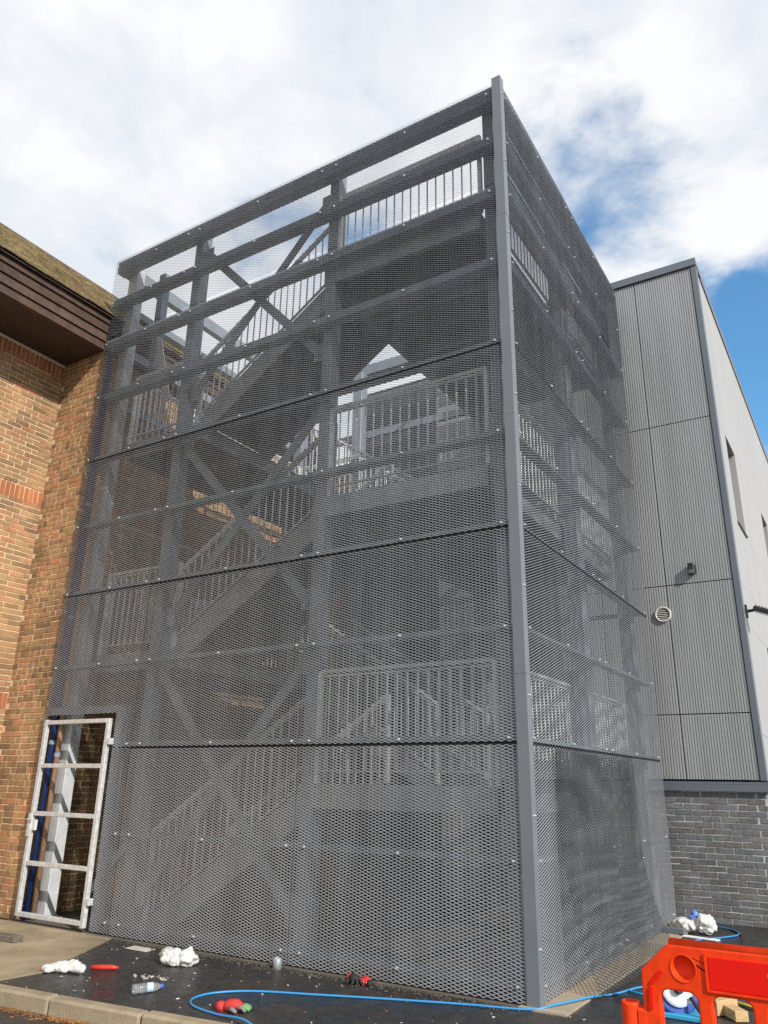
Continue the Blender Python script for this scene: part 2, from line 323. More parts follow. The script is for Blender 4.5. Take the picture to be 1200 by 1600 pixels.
def brickwork(parent, walls, m, mred, maxn, limit_xy):
    """walls: list of (wall_obj, matrix wall->world (u along x, outward -y), bricks)"""
    lens = brick_meshes(m, 'brick', {'stretcher': 0.215, 'header': 0.1025}); red = brick_meshes(mred, 'brick', {'soldier': 0.065}, h=0.215)
    cand = []
    for wi, (wo_, mw, bl) in enumerate(walls):
        nrm = (mw.to_3x3() @ Vector((0, -1, 0)))
        for (u, z, k) in bl:
            p = mw @ Vector((u, 0.0, z)); ok, x, y, d = visible(p); area = 0
            if ok and limit_xy(wi, x, y): area = abs(nrm.dot((CAM-p).normalized()))/d**2*(1 if k == 'stretcher' else .9)
            cand.append((area, wi, u, z, k))
    cand.sort(key=lambda c: -c[0]); joined = {}
    for j, (area, wi, u, z, k) in enumerate(cand):
        wo_, mw, _ = walls[wi]
        me = random.choice((red if k == 'soldier' else lens)[k])
        loc = mw @ T((u+random.uniform(-.002, .002), 0.05-0.006+random.uniform(-.003, .002), z+random.uniform(-.0015, .0015))) @ R(random.uniform(-.012, .012), 'Y') @ R(random.uniform(-.01, .01), 'Z')
        if j < maxn and area > 0: inst('brick', me, wo_, loc)
        else: joined.setdefault((wi, k == 'soldier'), []).append((me, loc))
    for (wi, sold), lst in joined.items():
        nv = sum(len(me.vertices) for me, _ in lst); V = []; Fc = []; rn = []
        for me, loc in lst:
            b0 = len(V); r_ = random.random()
            V += [tuple(loc @ v.co) for v in me.vertices]; Fc += [tuple(b0+i for i in f.vertices) for f in me.polygons]; rn += [r_]*len(me.polygons)
        me = bpy.data.meshes.new('brick_field'); me.from_pydata(V, [], Fc); me.materials.append(mred if sold else m)
        at = me.attributes.new('rnd', 'FLOAT', 'FACE'); at.data.foreach_set('value', rn)
        o = bpy.data.objects.new('brick_field', me); place(o, walls[wi][0]); o['kind'] = 'stuff'

# ---------------------------------------------------------------- brick building on the left
WX, PX, EX = -7.45, -6.58, -6.50        # recessed wall face, projecting wall face, fascia plane
bb = empty('brick_building', (-8.5, 0.05, 0), 'yellow and red brick building with deep brown timber eaves on the left', 'building')
w1 = MB().box(-9.0, WX, -9, 0.3, -0.1, 7.76).build('wall', mortar_cream, bb)
w2 = MB().box(-9.0, PX, 0.05, 5.6, -0.1, 7.76).build('wall', mortar_cream, bb)
m1 = T((WX, 0.05, 0)) @ R(math.radians(90))     # u = +Y, outward = +X
m2 = T((0, 0.05, 0))                            # u = X, outward = -Y
m3 = T((PX, 0.0, 0)) @ R(math.radians(90))
eng = lambda r: 'header' if r % 2 else 'stretcher'
fle = lambda r: ('stretcher', 'header', 'flemish', 'header', 'flemish')[(r*7+r//3) % 5]
b1 = lay(-2.55, -0.005, 0.0, 7.7, lambda r: 'stretcher', soldier=[(2.46, 2.685), (5.36, 5.585), (7.46, 7.69)])
b2 = lay(WX+0.006, PX, 0.0, 7.7, fle)
b3 = lay(0.06, 5.55, 0.0, 7.7, lambda r: 'stretcher', soldier=[(2.46, 2.685), (5.20, 5.425)])
def lim(wi, x, y): return wi < 2
brickwork(bb, [(w1, m1, b1), (w2, m2, b2), (w2, m3, b3)], brick_stock, brick_red, 300, lim)
# eaves: soffit, fascia boards, tiled roof
MB().box(-9.0, EX-0.03, -9, 5.55, 7.72, 7.745).build('soffit', soffit_mat, bb)
zb = 7.70
for k, hgt in enumerate((0.135, 0.15, 0.15, 0.155)):
    x1 = EX + 0.012*k
    fb = MB(); fb.add([(x1-0.04, -9, zb), (x1+0.022, -9, zb), (x1+0.004, -9, zb+hgt-0.006), (x1-0.04, -9, zb+hgt-0.006), (x1-0.04, 5.6, zb), (x1+0.022, 5.6, zb), (x1+0.004, 5.6, zb+hgt-0.006), (x1-0.04, 5.6, zb+hgt-0.006)],
        [(0, 1, 2, 3), (7, 6, 5, 4), (0, 4, 5, 1), (1, 5, 6, 2), (2, 6, 7, 3), (3, 7, 4, 0)])
    fb.build('fascia_board', fascia_mat, bb); zb += hgt
MB().box(EX-0.06, EX-0.025, -9, 5.58, 7.72, 8.30).build('fascia_backing', soffit_mat, bb)
PIT = math.radians(43.4); rx, rz = EX+0.10, 8.27
sx, sz = -math.cos(PIT), math.sin(PIT)
roof = MB(); RL = 3.0
roof.add([(rx, -9, rz), (rx+sx*RL, -9, rz+sz*RL), (rx+sx*RL, 5.7, rz+sz*RL), (rx, 5.7, rz), (rx, -9, rz-.04), (rx+sx*RL, -9, rz+sz*RL-.2), (rx+sx*RL, 5.7, rz+sz*RL-.2), (rx, 5.7, rz-.04)],
         [(0, 3, 2, 1), (4, 5, 6, 7), (0, 1, 5, 4), (3, 7, 6, 2), (0, 4, 7, 3), (1, 2, 6, 5)])
roof = roof.build('roof', soffit_mat, bb)
tl = MB(); nx, nz = math.sin(PIT), math.cos(PIT)
for r_ in range(26):
    y = -4.5 + (0.083 if r_ % 2 else 0)
    while y < 5.6:
        w = 0.163; a0 = r_*0.1-0.03; a1 = a0+0.16; lift0 = 0.030+random.uniform(-.004, .007); lift1 = 0.012; th = 0.013
        q = []
        for yy in (y, y+w):
            j = random.uniform(-.004, .004)
            for aa, ll in ((a0+j, lift0), (a1, lift1), (a1, lift1-th), (a0+j, lift0-th)):
                q.append((rx+sx*aa+nx*ll, yy, rz+sz*aa+nz*ll))
        tl.add(q, [(0, 1, 2, 3), (7, 6, 5, 4), (0, 4, 5, 1), (1, 5, 6, 2), (2, 6, 7, 3), (3, 7, 4, 0)], random.random()*0.98+0.01); y += 0.167
to = tl.build('roof_tiles', tile_mat, roof); to['kind'] = 'stuff'

# ---------------------------------------------------------------- metal-clad building on the right
CX, CY, CT, CB = 1.20, 5.15, 9.64, 1.72
cb = empty('metal_clad_building', (0.0, CY, 0), 'grey ribbed metal clad building with pale side wall and dark brick base', 'building')
MB().box(-3.55, CX-0.30, CY+0.08, 24, 0, 9.55).build('core_wall', clad_back, cb)
MB().box(-5.3, -3.56, CY+0.05, 24, 0, 9.0).build('rear_block', mat('rear_cladding', (.05, .06, .07), .5, var=.1), cb)
def ribbed(x0, x1, z0, z1, parent):
    m = MB(); P = 0.0363; n = max(1, round((x1-x0)/P)); p = (x1-x0)/n; prof = []
    for i in range(n):
        a = x0+i*p; prof += [(a, 0.012), (a+p*.24, 0.012), (a+p*.34, 0), (a+p*.90, 0)]
    prof.append((x1, 0.012)); V = []; Fc = []
    for k, (x, y) in enumerate(prof): V += [(x, CY+y, z0), (x, CY+y, z1)]
    for k in range(len(prof)-1): Fc.append((2*k, 2*k+2, 2*k+3, 2*k+1))
    m.add(V, Fc); m.box(x0, x1, CY+0.016, CY+0.06, z0, z1); return m.build('ribbed_panel', clad_mat, parent)
xs = [-3.55, -2.66, -1.70, -0.74, 0.217, 1.128]; zs_ = [CB, 2.575, 4.405, 6.95, 9.63]
for i in range(5):
    for j in range(4): ribbed(xs[i]+.006, xs[i+1]-.006, zs_[j]+.007, zs_[j+1]-.007, cb)
MB().box(-3.6, CX+0.02, CY-0.035, CY+0.4, 9.64, 9.77).build('coping', clad_trim, cb)
MB().box(1.134, CX+0.012, CY-0.012, CY+0.16, CB-0.0, 9.637).build('corner_trim', clad_trim, cb)
st_ = MB(); st_.box(-3.55, CX+0.03, CY-0.045, CY+0.2, 1.58, 1.665); st_.box(-3.55, CX+0.03, CY-0.02, CY+.2, 1.667, 1.70); st_.build('base_flashing', clad_trim, cb)
MB().box(CX-.05, CX+0.03, CY+.202, 24, 1.58, 1.70).build('base_flashing', clad_trim, cb)
# pale side wall: panels between open joints, windows with deep reveals
wins = [(6.02, 6.95, 5.48, 6.97), (10.3, 11.25, 5.48, 6.97), (14.6, 15.5, 5.48, 6.97), (7.6, 8.5, 2.3, 3.8), (11.9, 12.8, 2.3, 3.8)]
yc = sorted({CY+0.162, 24.0, 6.02, 6.95, 10.3, 11.25, 14.6, 15.5, 7.6, 8.5, 11.9, 12.8}); zc = [1.705, 2.3, 3.8, 4.41, 5.48, 6.97, 9.60]
for i in range(len(yc)-1):
    for j in range(len(zc)-1):
        a, b, c, d_ = yc[i], yc[i+1], zc[j], zc[j+1]; my, mz = (a+b)/2, (c+d_)/2
        if any(w[0] < my < w[1] and w[2] < mz < w[3] for w in wins): continue
        MB().box(CX-0.22, CX, a+.0025, b-.0025, c+.0025, d_-.0025).build('wall_panel', pale_mat, cb)
for (a, b, c, d_) in wins:
    fr = MB(); x0, x1 = CX-0.215, CX-0.165
    for q in ((a, a+.05, c, d_), (b-.05, b, c, d_), (a+.05, b-.05, c, c+.05), (a+.05, b-.05, d_-.05, d_)): fr.box(x0, x1, q[0]+.003, q[1]-.003, q[2]+.003, q[3]-.003)
    wf = fr.build('window', clad_trim, cb)
    MB().box(CX-0.205, CX-0.195, a+.05, b-.05, c+.05, d_-.05).build('pane', glass_mat, wf)
    MB().box(CX-.16, CX+0.03, a+.004, b-.004, c+.003, c+.02).build('sill', clad_trim, wf)
MB().box(CX-.3, CX+0.02, CY+.402, 24.1, 9.605, 9.77).build('coping', clad_trim, cb)
# brick plinth
pw = MB().box(-3.5, CX-0.01, CY+0.012, 24, -0.1, 1.578).build('plinth_wall', mortar_pale, cb)
pm1 = T((0, CY+0.012, 0)); pm2 = T((CX-0.01, 0, 0)) @ R(math.radians(90))
p1 = lay(-1.2, CX-0.008, 0.0, 1.57, lambda r: 'stretcher'); p2 = lay(CY+0.02, 9.0, 0.0, 1.57, lambda r: 'stretcher')
brickwork(cb, [(pw, pm1, p1), (pw, pm2, p2)], brick_grey, brick_grey, 190, lambda wi, x, y: x > 1030)
# round vent
vn = MB(); vx, vz, vr = 0.14, 3.985, 0.112; yv = CY-0.016
ring = [(math.cos(t*math.pi/18), math.sin(t*math.pi/18)) for t in range(36)]
V = []; Fc = []
for (rad, yy) in ((vr, CY+.01), (vr, yv-.008), (vr*.97, yv-.016), (vr*.84, yv-.016), (vr*.82, yv), (vr*.82, CY+.01)): V += [(vx+c*rad, yy, vz+s_*rad) for c, s_ in ring]
for k in range(5):
    for i in range(36): Fc.append((k*36+i, k*36+(i+1) % 36, (k+1)*36+(i+1) % 36, (k+1)*36+i))
vn.add(V, Fc); vent = vn.build('vent', mat('vent_white', (0.62, 0.60, 0.55), 0.5), cb, smooth=True)
MB().tube([(vx, yv+.011, vz), (vx, yv+.013, vz)], vr*.83, 32).build('vent_backing', clad_back, vent)
for k in range(7):
    zk = vz-vr*.7+k*vr*1.4/6; hw = math.sqrt(max(0, (vr*.83)**2-(zk-vz)**2))
    b = MB(); b.beam((vx-hw, yv-.002, zk), (vx+hw, yv-.002, zk), 0.018, 0.003, up=(0, -.6, .8)); b.build('louvre', MATS['vent_white'], vent)

# wall-mounted sensor light on the ribbed face
bx, bz = 0.605, 4.60
e = empty('wall_light', (bx, CY, bz-.1), 'small black wall light fixed to the ribbed metal panels', 'wall light')
lb = MB(); lb.cbox(bx-.045, bx+.045, CY-.095, CY-.012, bz-.085, bz+.085, .014); lb.build('housing', black_plastic, e)
MB().cbox(bx-.055, bx+.055, CY-.011, CY+.006, bz-.06, bz+.06, .004).build('back_plate', black_plastic, e)
MB().cbox(bx-.034, bx+.034, CY-.100, CY-.092, bz-.075, bz-.02, .003).build('lens', mat('lens_grey', (.12, .13, .15), .15), e)
# floodlight on the pale wall near the corner
fx, fy, fz = CX, 5.42, 3.98
e = empty('floodlight', (fx, fy, fz), 'black floodlight on an arm beside the corner of the pale wall', 'floodlight')
MB().cbox(fx+.001, fx+.03, fy-.05, fy+.05, fz-.09, fz+.09, .006).build('mounting_plate', black_plastic, e)
MB().tube([(fx+.02, fy, fz), (fx+.13, fy, fz+.01)], .022, 10).build('arm', black_plastic, e)
hd = MB(); hd.cbox(-.05, .17, -.09, .09, -.03, .035, .012); hm = T((fx+.16, fy, fz+.01)) @ R(math.radians(22), 'Y')
for v in range(len(hd.v)): hd.v[v] = tuple(hm @ Vector(hd.v[v]))
hb = hd.build('lamp_head', black_plastic, e)
hl = MB(); hl.cbox(-.03, .15, -.075, .075, -.037, -.029, .002); hl.v = [tuple(hm @ Vector(v)) for v in hl.v]; hl.build('lens', MATS['lens_grey'], hb)
for k in range(5):
    fn = MB(); fn.box(-.03+k*.04, -.022+k*.04, -.08, .08, .034, .052); fn.v = [tuple(hm @ Vector(v)) for v in fn.v]; fn.build('cooling_fin', black_plastic, hb)

# ---------------------------------------------------------------- the mesh-clad stair tower
TW, TD, TH = 6.50, 4.75, 9.31
tower = empty('stair_tower', (-3.2, 2.3, 0), 'tall grey escape stair tower clad in expanded metal mesh', 'stair tower')
# steel frame
for (x0, x1, y0, y1, zt) in [(-6.42, -6.23, .21, .37, 9.27), (-4.93, -4.78, .17, .35, 9.27), (-2.49, -2.35, .17, .35, 9.27), (-0.30, -0.16, .17, .35, 9.27),
                             (-0.32, -0.15, 2.28, 2.48, 9.02), (-0.32, -0.15, 4.42, 4.62, 9.02), (-2.52, -2.32, 4.42, 4.62, 9.02), (-4.96, -4.76, 4.42, 4.62, 9.02), (-6.33, -6.13, 4.42, 4.62, 9.02)]:
    p = MB(); p.cbox(x0, x1, y0, y1, .02, zt-.002, .008)
    p.box(x0-.05, x1+.05, y0-.02, y1+.05, .011, .03); p.build('post', galv_post if x0 < -6 and y0 < 1 else frame_paint, tower)
RZ = [(0.11, .05), (1.00, .05), (1.965, .05), (2.925, .05), (3.90, .05), (4.85, .05), (5.86, .055), (6.83, .10), (7.715, .13), (8.455, .11), (9.075, .205)]
for k, (z, h) in enumerate(RZ):
    if k in (0, 1, 2): MB().box(-5.06, -.03, .022, .165, z, z+h).build('front_rail', frame_paint, tower)
    else: MB().box(-6.48 if k > 7 else -6.34, -.03, .022, .165, z, z+h).build('front_rail', frame_paint, tower)
    MB().box(-.145, -.024, .168, 4.72, z, z+(h if k > 6 else .03)).build('side_rail', frame_paint, tower)
    if k in (4, 8, 9, 10): MB().box(-6.33, -.16, 4.63, 4.72, z, z+h).build('rear_rail', frame_paint, tower)
    if k in (7, 8, 9, 10): MB().box(-6.46, -6.34, .168, 4.60, z, z+h).build('left_rail', frame_paint, tower)
MB().box(-6.46, -5.06, .022, .12, 2.36, 2.44).build('gate_lintel', frame_paint, tower)
MB().box(-5.165, -5.075, .022, .12, .02, 2.355).build('gate_jamb', frame_paint, tower)
hp = MB().box(-5.86, -5.74, .34, .46, 7.35, 9.018).build('hanger_post', frame_paint, tower)
sr = MB(); sr.beam((-5.72, .36, 7.80), (-5.38, .36, 6.72), .015, .13, up=(1, 0, .3)); sr.build('hanger_strut', galv, tower)
# diagonal bracing in the middle bay of the front
for (za, zb_) in ((.35, 2.85), (3.45, 5.80), (6.55, 8.92)):
    MB().beam((-4.74, .225, zb_), (-2.54, .225, za), .02, .12, up=(0, 0, 1)).build('brace', frame_paint, tower)
    MB().beam((-2.54, .255, zb_), (-4.74, .255, za), .02, .12, up=(0, 0, 1)).build('brace', frame_paint, tower)

for z in (.40, 2.80, 3.50, 5.75, 6.60, 8.87):
    for xg in (-4.76, -2.66): MB().cbox(xg, xg+.14, .236, .246, z-.12, z+.12, .003).build('gusset_plate', galv_dull, tower)
# stair: right landings, left landings, flights between
LR = [1.58, 4.62, 7.72]; LL = [3.12, 6.17]
Y0, YM0, YM1, Y1 = .40, 1.66, 2.95, 4.38
XL, XR = -4.72, -2.40
bal_me = MB().tube([(0, 0, 0), (0, 0, 0.93)], 0.0095, 6).mesh('baluster', galv_bar)
BAL = []            # (distance score, parent, matrix)
def balustrade(a, b, parent, h=1.10, ends=(True, True)):
    """flat-bar balustrade between floor points a and b (may slope)"""
    a, b = Vector(a), Vector(b); m = MB()
    m.tube([a+Vector((0, 0, h)), b+Vector((0, 0, h))], .022, 8); m.beam(a+Vector((0, 0, .12)), b+Vector((0, 0, .12)), .035, .012)
    m.beam(a+Vector((0, 0, h-.05)), b+Vector((0, 0, h-.05)), .035, .012)
    for e_, on in ((a, ends[0]), (b, ends[1])):
        if on: m.beam(e_, e_+Vector((0, 0, h)), .045, .045, up=(0, 1, 0))
    o = m.build('balustrade', galv_bar, parent); n = max(1, round((b-a).length/0.112))
    hz = Vector((b.x-a.x, b.y-a.y, 0)); n = max(1, round(hz.length/0.112))
    for i in range(1, n):
        p = a.lerp(b, i/n)+Vector((0, 0, .12)); BAL.append((( p-CAM).length + (3 if p.y > 2.3 else 0) + (1.5 if p.x > -.4 else 0), o, T(p)))
def deck(x0, x1, y0, y1, z, parent):
    m = MB(); m.box(x0, x1, y0, y1, z-.04, z); m.build('landing_deck', tread_mat, parent)
    e_ = MB()
    e_.box(x0, x1, y0-.062, y0-.002, z-.22, z+.01); e_.box(x0, x1, y1+.002, y1+.062, z-.22, z+.01)
    e_.box(x0, x0+.05, y0, y1, z-.22, z-.042); e_.box(x1-.05, x1, y0, y1, z-.22, z-.042)
    e_.build('landing_channel', galv_dull, parent)
    for k in range(1, 4):
        yy = y0+(y1-y0)*k/4; MB().box(x0+.052, x1-.052, yy-.04, yy+.04, z-.16, z-.042).build('landing_joist', frame_paint, parent)
for z in LR:
    deck(XR-.115, -.36, .235, Y1, z, tower)
    balustrade((XR+.08, .205, z+.01), (-.36, .205, z+.01), tower)
    balustrade((-.37, Y0+.05, z), (-.37, Y1-.05, z), tower)
    if z < 7: balustrade((XR+.05, Y1+.03, z+.01), (-.36, Y1+.03, z+.01), tower)
    else: balustrade((XR+.05, Y1+.03, z+.01), (-.36, Y1+.03, z+.01), tower); balustrade((XR-.09, YM0+.08, z), (XR-.09, Y1, z), tower)
for z in LL:
    deck(-6.10, XL+.115, Y0, Y1, z, tower)
    balustrade((-6.08, Y0-.03, z+.01), (XL-.02, Y0-.03, z+.01), tower); balustrade((-6.09, Y0+.05, z), (-6.09, Y1-.05, z), tower)
    balustrade((-6.08, Y1+.03, z+.01), (XL-.02, Y1+.03, z+.01), tower)
def flight(xa, za, xb, zb_, y0, y1, rear):
    for y in (y1, y0):
        o = MB().beam((xa, y, za-.05), (xb, y, zb_-.05), .02, .28).build('stringer', galv_dull, tower)
    n = 9; tm = []
    for i in range(1, n):
        t_ = i/n; x = xa+(xb-xa)*t_; z = za+(zb_-za)*t_; run = (xb-xa)/n; hx = run*.56
        m = MB(); m.box(min(x-hx, x+hx), max(x-hx, x+hx), y0+.012, y1-.012, z-.035, z)
        rz_ = z-(zb_-za)/n; xr = x-run*.5; m.box(xr-.004, xr+.004, y0+.014, y1-.014, rz_+.002, z-.036)
        m.build('tread', tread_mat, o)
    balustrade((xa, y0-.02, za+.03), (xb, y0-.02, zb_+.03), o if False else tower, h=1.0)
    balustrade((xa, y1+.02, za+.03), (xb, y1+.02, zb_+.03), tower, h=1.0)
flight(XL, 0.02, XR, LR[0], Y0, YM0, False); flight(XL, LL[0], XR, LR[1], Y0, YM0, False); flight(XL, LL[1], XR, LR[2], Y0, YM0, False)
flight(XR, LR[0], XL, LL[0], YM1, Y1, True); flight(XR, LR[1], XL, LL[1], YM1, Y1, True)
BAL.sort(key=lambda b: b[0])
for sc_, o, mw in BAL[:300]: inst('baluster', bal_me, o, mw)
rb = MB()
for sc_, o, mw in BAL[300:]: p = mw.translation; rb.tube([p, p+Vector((0, 0, .93))], .0095, 5)
o = rb.build('rear_balusters', galv_bar, tower); o['kind'] = 'stuff'

# expanded metal panels
LWD, SWD = 0.075, 0.027
PMESH = {}
def panel_mesh(w, h, key=None):
    nj = max(2, round(w/(LWD/2)))+1; nk = max(1, round(h/(SWD/2)))
    if (nj, nk) in PMESH: return PMESH[(nj, nk)]
    th = math.radians(40); sw, st = 0.0091, 0.0015
    j = np.arange(nj); k = np.arange(nk); J, K = np.meshgrid(j, k)
    x = J*(w/(nj-1)); z = (K+((J+K) % 2))*(h/nk); y = np.zeros_like(x)
    U = np.array([0, -math.sin(th), -math.cos(th)])*sw/2; N = np.array([0, -math.cos(th), math.sin(th)])*st/2
    base = np.stack([x, y, z], -1); V = np.stack([base+U+N, base+U-N, base-U-N, base-U+N], 2)    # nk, nj, 4, 3
    idx = (np.arange(nk*nj*4)).reshape(nk, nj, 4); q = []
    for kk in range(nk-1):                                    # neighbouring strands are one metal at the knuckles
        sel = (np.arange(nj)+kk) % 2 == 1; idx[kk+1, sel] = idx[kk, sel]
    used, inv = np.unique(idx, return_inverse=True); V = V.reshape(-1, 3)[used]; idx = inv.reshape(nk, nj, 4)
    for a in range(4):
        b = (a+1) % 4; q.append(np.stack([idx[:, :-1, a], idx[:, 1:, a], idx[:, 1:, b], idx[:, :-1, b]], -1).reshape(-1, 4))
    Q = np.concatenate(q); me = bpy.data.meshes.new('mesh_panel')
    me.vertices.add(len(V)); me.vertices.foreach_set('co', V.reshape(-1).astype(np.float32))
    me.loops.add(Q.size); me.loops.foreach_set('vertex_index', Q.reshape(-1).astype(np.int32))
    me.polygons.add(len(Q)); me.polygons.foreach_set('loop_start', np.arange(0, Q.size, 4, dtype=np.int32))
    me.materials.append(mesh_paint); me.update(calc_edges=True); me.validate()
    PMESH[(nj, nk)] = me; return me
bolt_me = MB().tube([(0, 0.004, 0), (0, -0.012, 0)], [0.013, 0.009], 8).mesh('bolt', bolt_mat)
def bolts(pts, rot):
    for p in pts: inst('bolt', bolt_me, tower, T(p) @ R(rot))
ZJ = [0.010, 1.944, 3.882, 5.842, 7.865, 9.312]; GAP = .026
rails_b = [z+h*.45 for z, h in RZ]
FX = [(-4.853, 2.436), (-2.415, 2.413)]
for (x0, w) in FX:
    for j in range(5):
        z0, z1 = ZJ[j]+GAP/2, ZJ[j+1]-GAP/2
        inst('mesh_panel', panel_mesh(w, z1-z0), tower, T((x0, 0, z0)) @ R(random.uniform(-.0012, .0012), 'Y') @ R(random.uniform(-.003, .0), 'X'))
# left bay: full-width above the gate, narrow pieces either side of it
for j in range(2, 5):
    z0, z1 = ZJ[j]+GAP/2, ZJ[j+1]-GAP/2; inst('mesh_panel', panel_mesh(1.644, z1-z0), tower, T((-6.499, 0, z0)))
inst('mesh_panel', panel_mesh(1.644, 1.53), tower, T((-6.50, 0, 2.345)))
inst('mesh_panel', panel_mesh(.31, 1.914), tower, T((-5.168, 0, 0.028))); inst('mesh_panel', panel_mesh(.31, .39), tower, T((-5.168, 0, 1.954)))
inst('mesh_panel', panel_mesh(.093, 2.34), tower, T((-6.545, 0, .02)))
for (y0, w) in ((0.01, 2.366), (2.378, 2.366)):
    for j in range(5):
        z0, z1 = ZJ[j]+GAP/2, ZJ[j+1]-GAP/2
        inst('mesh_panel', panel_mesh(w, z1-z0), tower, T((0, y0, z0)) @ R(math.pi/2+random.uniform(-.002, .002)) @ R(random.uniform(-.003, .0), 'X'))
for k, z in enumerate(rails_b):
    bolts([(x, -.006, z) for x in ((-6.44, -5.6) if k > 2 else ()) ], 0); bolts([(x, -.006, z) for x in (-4.92, -4.70, -3.6, -2.50, -2.28, -1.25, -.16)], 0)
    bolts([(.006, y, z) for y in (.16, 1.2, 2.26, 2.50, 3.5, 4.6)], math.pi/2)
joint_shade = mat('joint_shade_strip', (.012, .012, .013), .8)  # near-black strips added behind the panel gaps, standing in for their shade
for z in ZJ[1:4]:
    MB().box(-5.06 if z < 2 else -6.33, -.03, .012, .019, z-.022, z+.018).build('joint_shade_strip', joint_shade, tower)
    MB().box(-.019, -.012, .10, 4.735, z-.022, z+.018).build('joint_shade_strip', joint_shade, tower)
# corner angle in lengths
cz = [0.0, 2.52, 5.02, 7.40, 9.36]
for a, b in zip(cz[:-1], cz[1:]):
    c_ = MB(); j = random.uniform(-.002, .002)
    c_.add([(x+j, y, z) for z in (a+.002, b-.002) for x, y in ((-.085, -.014), (.020, -.014), (.020, .085), (.016, .085), (.016, -.010), (-.085, -.010))],
           [(0, 1, 7, 6), (1, 2, 8, 7), (2, 3, 9, 8), (3, 4, 10, 9), (4, 5, 11, 10), (5, 0, 6, 11), (5, 4, 1, 0), (4, 3, 2, 1), (6, 7, 10, 11), (7, 8, 9, 10)])
    c_.build('corner_angle', trim_paint, tower)
for z in [.4+.97*i for i in range(10)]: bolts([(.022, .045, z)], math.pi/2)
MB().box(-.022, -.018, 4.10, 4.74, 7.88, 8.92).build('closing_plate', frame_paint, tower)
for z0, z1 in ((7.90, 8.43), (8.60, 9.06)): MB().box(-.152, -.148, .37, 4.70, z0, z1).build('parapet_plate', frame_paint, tower)
# gate of galvanised box section standing in the opening
gate = MB(); gx0, gx1, gy = -6.43, -5.205, -.055
gate.cbox(gx0, gx0+.06, gy, gy+.05, .07, 2.29, .006); gate.cbox(gx1-.06, gx1, gy, gy+.05, .05, 2.28, .006)
for z in (.07, .615, 1.165, 1.715, 2.23): gate.cbox(gx0+.061, gx1-.061, gy+.001, gy+.049, z, z+.05, .005)
gate = gate.build('gate', galv, tower)
MB().cbox(gx0+.004, gx0+.062, gy-.022, gy-.002, .93, 1.19, .004).build('lock_case', galv, gate)
MB().cbox(gx0+.062, gx0+.12, gy+.01, gy+.04, 1.0, 1.12, .004).build('lock_box', mat('lock_white', (.62, .63, .62), .4), gate)
MB().tube([(gx0+.02, gy-.04, 1.12), (gx0+.11, gy-.04, 1.12)], .009, 8).build('handle', galv, gate)
for z in (.28, 1.98): MB().cbox(gx1+.002, gx1+.055, gy-.005, gy+.055, z, z+.07, .004).build('hinge', galv, gate)
st2 = MB(); st2.beam((-5.95, .55, .25), (-5.15, .55, 1.05), .05, .09); st2.build('raking_strut', frame_paint, tower)
# service pipes against the brick wall behind the gate
e = empty('blue_pipe', (-6.412, .090, 0), 'blue vertical service pipe beside the gate behind the mesh', 'pipe')
MB().tube([(-6.412, .090, .02), (-6.412, .090, 7.6)], .036, 14).build('pipe', blue_pipe, e, smooth=True)
for z in (.6, 2.0, 3.6, 5.2): MB().tube([(-6.412, .090, z), (-6.412, .090, z+.05)], .042, 14).build('bracket', frame_paint, e)
e = empty('brown_pipe', (-6.345, .140, 0), 'tan brown vertical pipe next to the blue pipe behind the gate', 'pipe')
MB().tube([(-6.345, .140, .02), (-6.345, .140, 7.0)], .034, 14).build('pipe', brown_pipe, e, smooth=True)
for z in (1.85, 3.9): MB().tube([(-6.345, .140, z), (-6.345, .140, z+.05)], .040, 14).build('bracket', frame_paint, e)

# spare expanded sheet leaning on the right face
def loose_sheet():
    w, h = 2.55, 1.96; me0 = panel_mesh(w, h); me = me0.copy(); me.name = 'loose_mesh_sheet'
    n = len(me.vertices); co = np.empty(n*3, np.float32); me.vertices.foreach_get('co', co); co = co.reshape(-1, 3)
    u, v, s = co[:, 0]/w, co[:, 2]/h, co[:, 1]
    out = .035 + (1-v)**3.2*(.30+.03*np.sin(u*5)) + .012*np.sin(v*6+u*3)          # bows away from the tower towards its foot
    y = .60 + u*w - (1-v)**2*.12 + (1-v)**2*u*.14
    z = .035 + v*1.90
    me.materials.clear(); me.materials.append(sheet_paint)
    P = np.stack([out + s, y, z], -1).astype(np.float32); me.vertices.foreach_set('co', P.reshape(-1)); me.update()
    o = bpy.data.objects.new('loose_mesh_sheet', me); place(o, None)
    return tag(o, 'bowed loose sheet of expanded mesh leaning against the tower behind the barrier', 'mesh sheet')
loose_sheet()
# link wall behind the stair
lw = empty('link_wall', (-5, 5.2, 0), 'brick link wall behind the stair tower between the two buildings', 'wall')
lwm = MB().box(-6.57, -5.31, 5.21, 5.5, -.1, 7.3).build('wall', mortar_cream, lw)
brickwork(lw, [(lwm, T((0, 5.21, 0)), lay(-6.56, -5.33, 0, 7.25, lambda r: 'stretcher'))], brick_stock, brick_red, 0, lambda *a: False)
MB().box(-6.6, -5.31, 5.14, 5.56, 7.302, 7.38).build('coping', concrete_pale, lw)

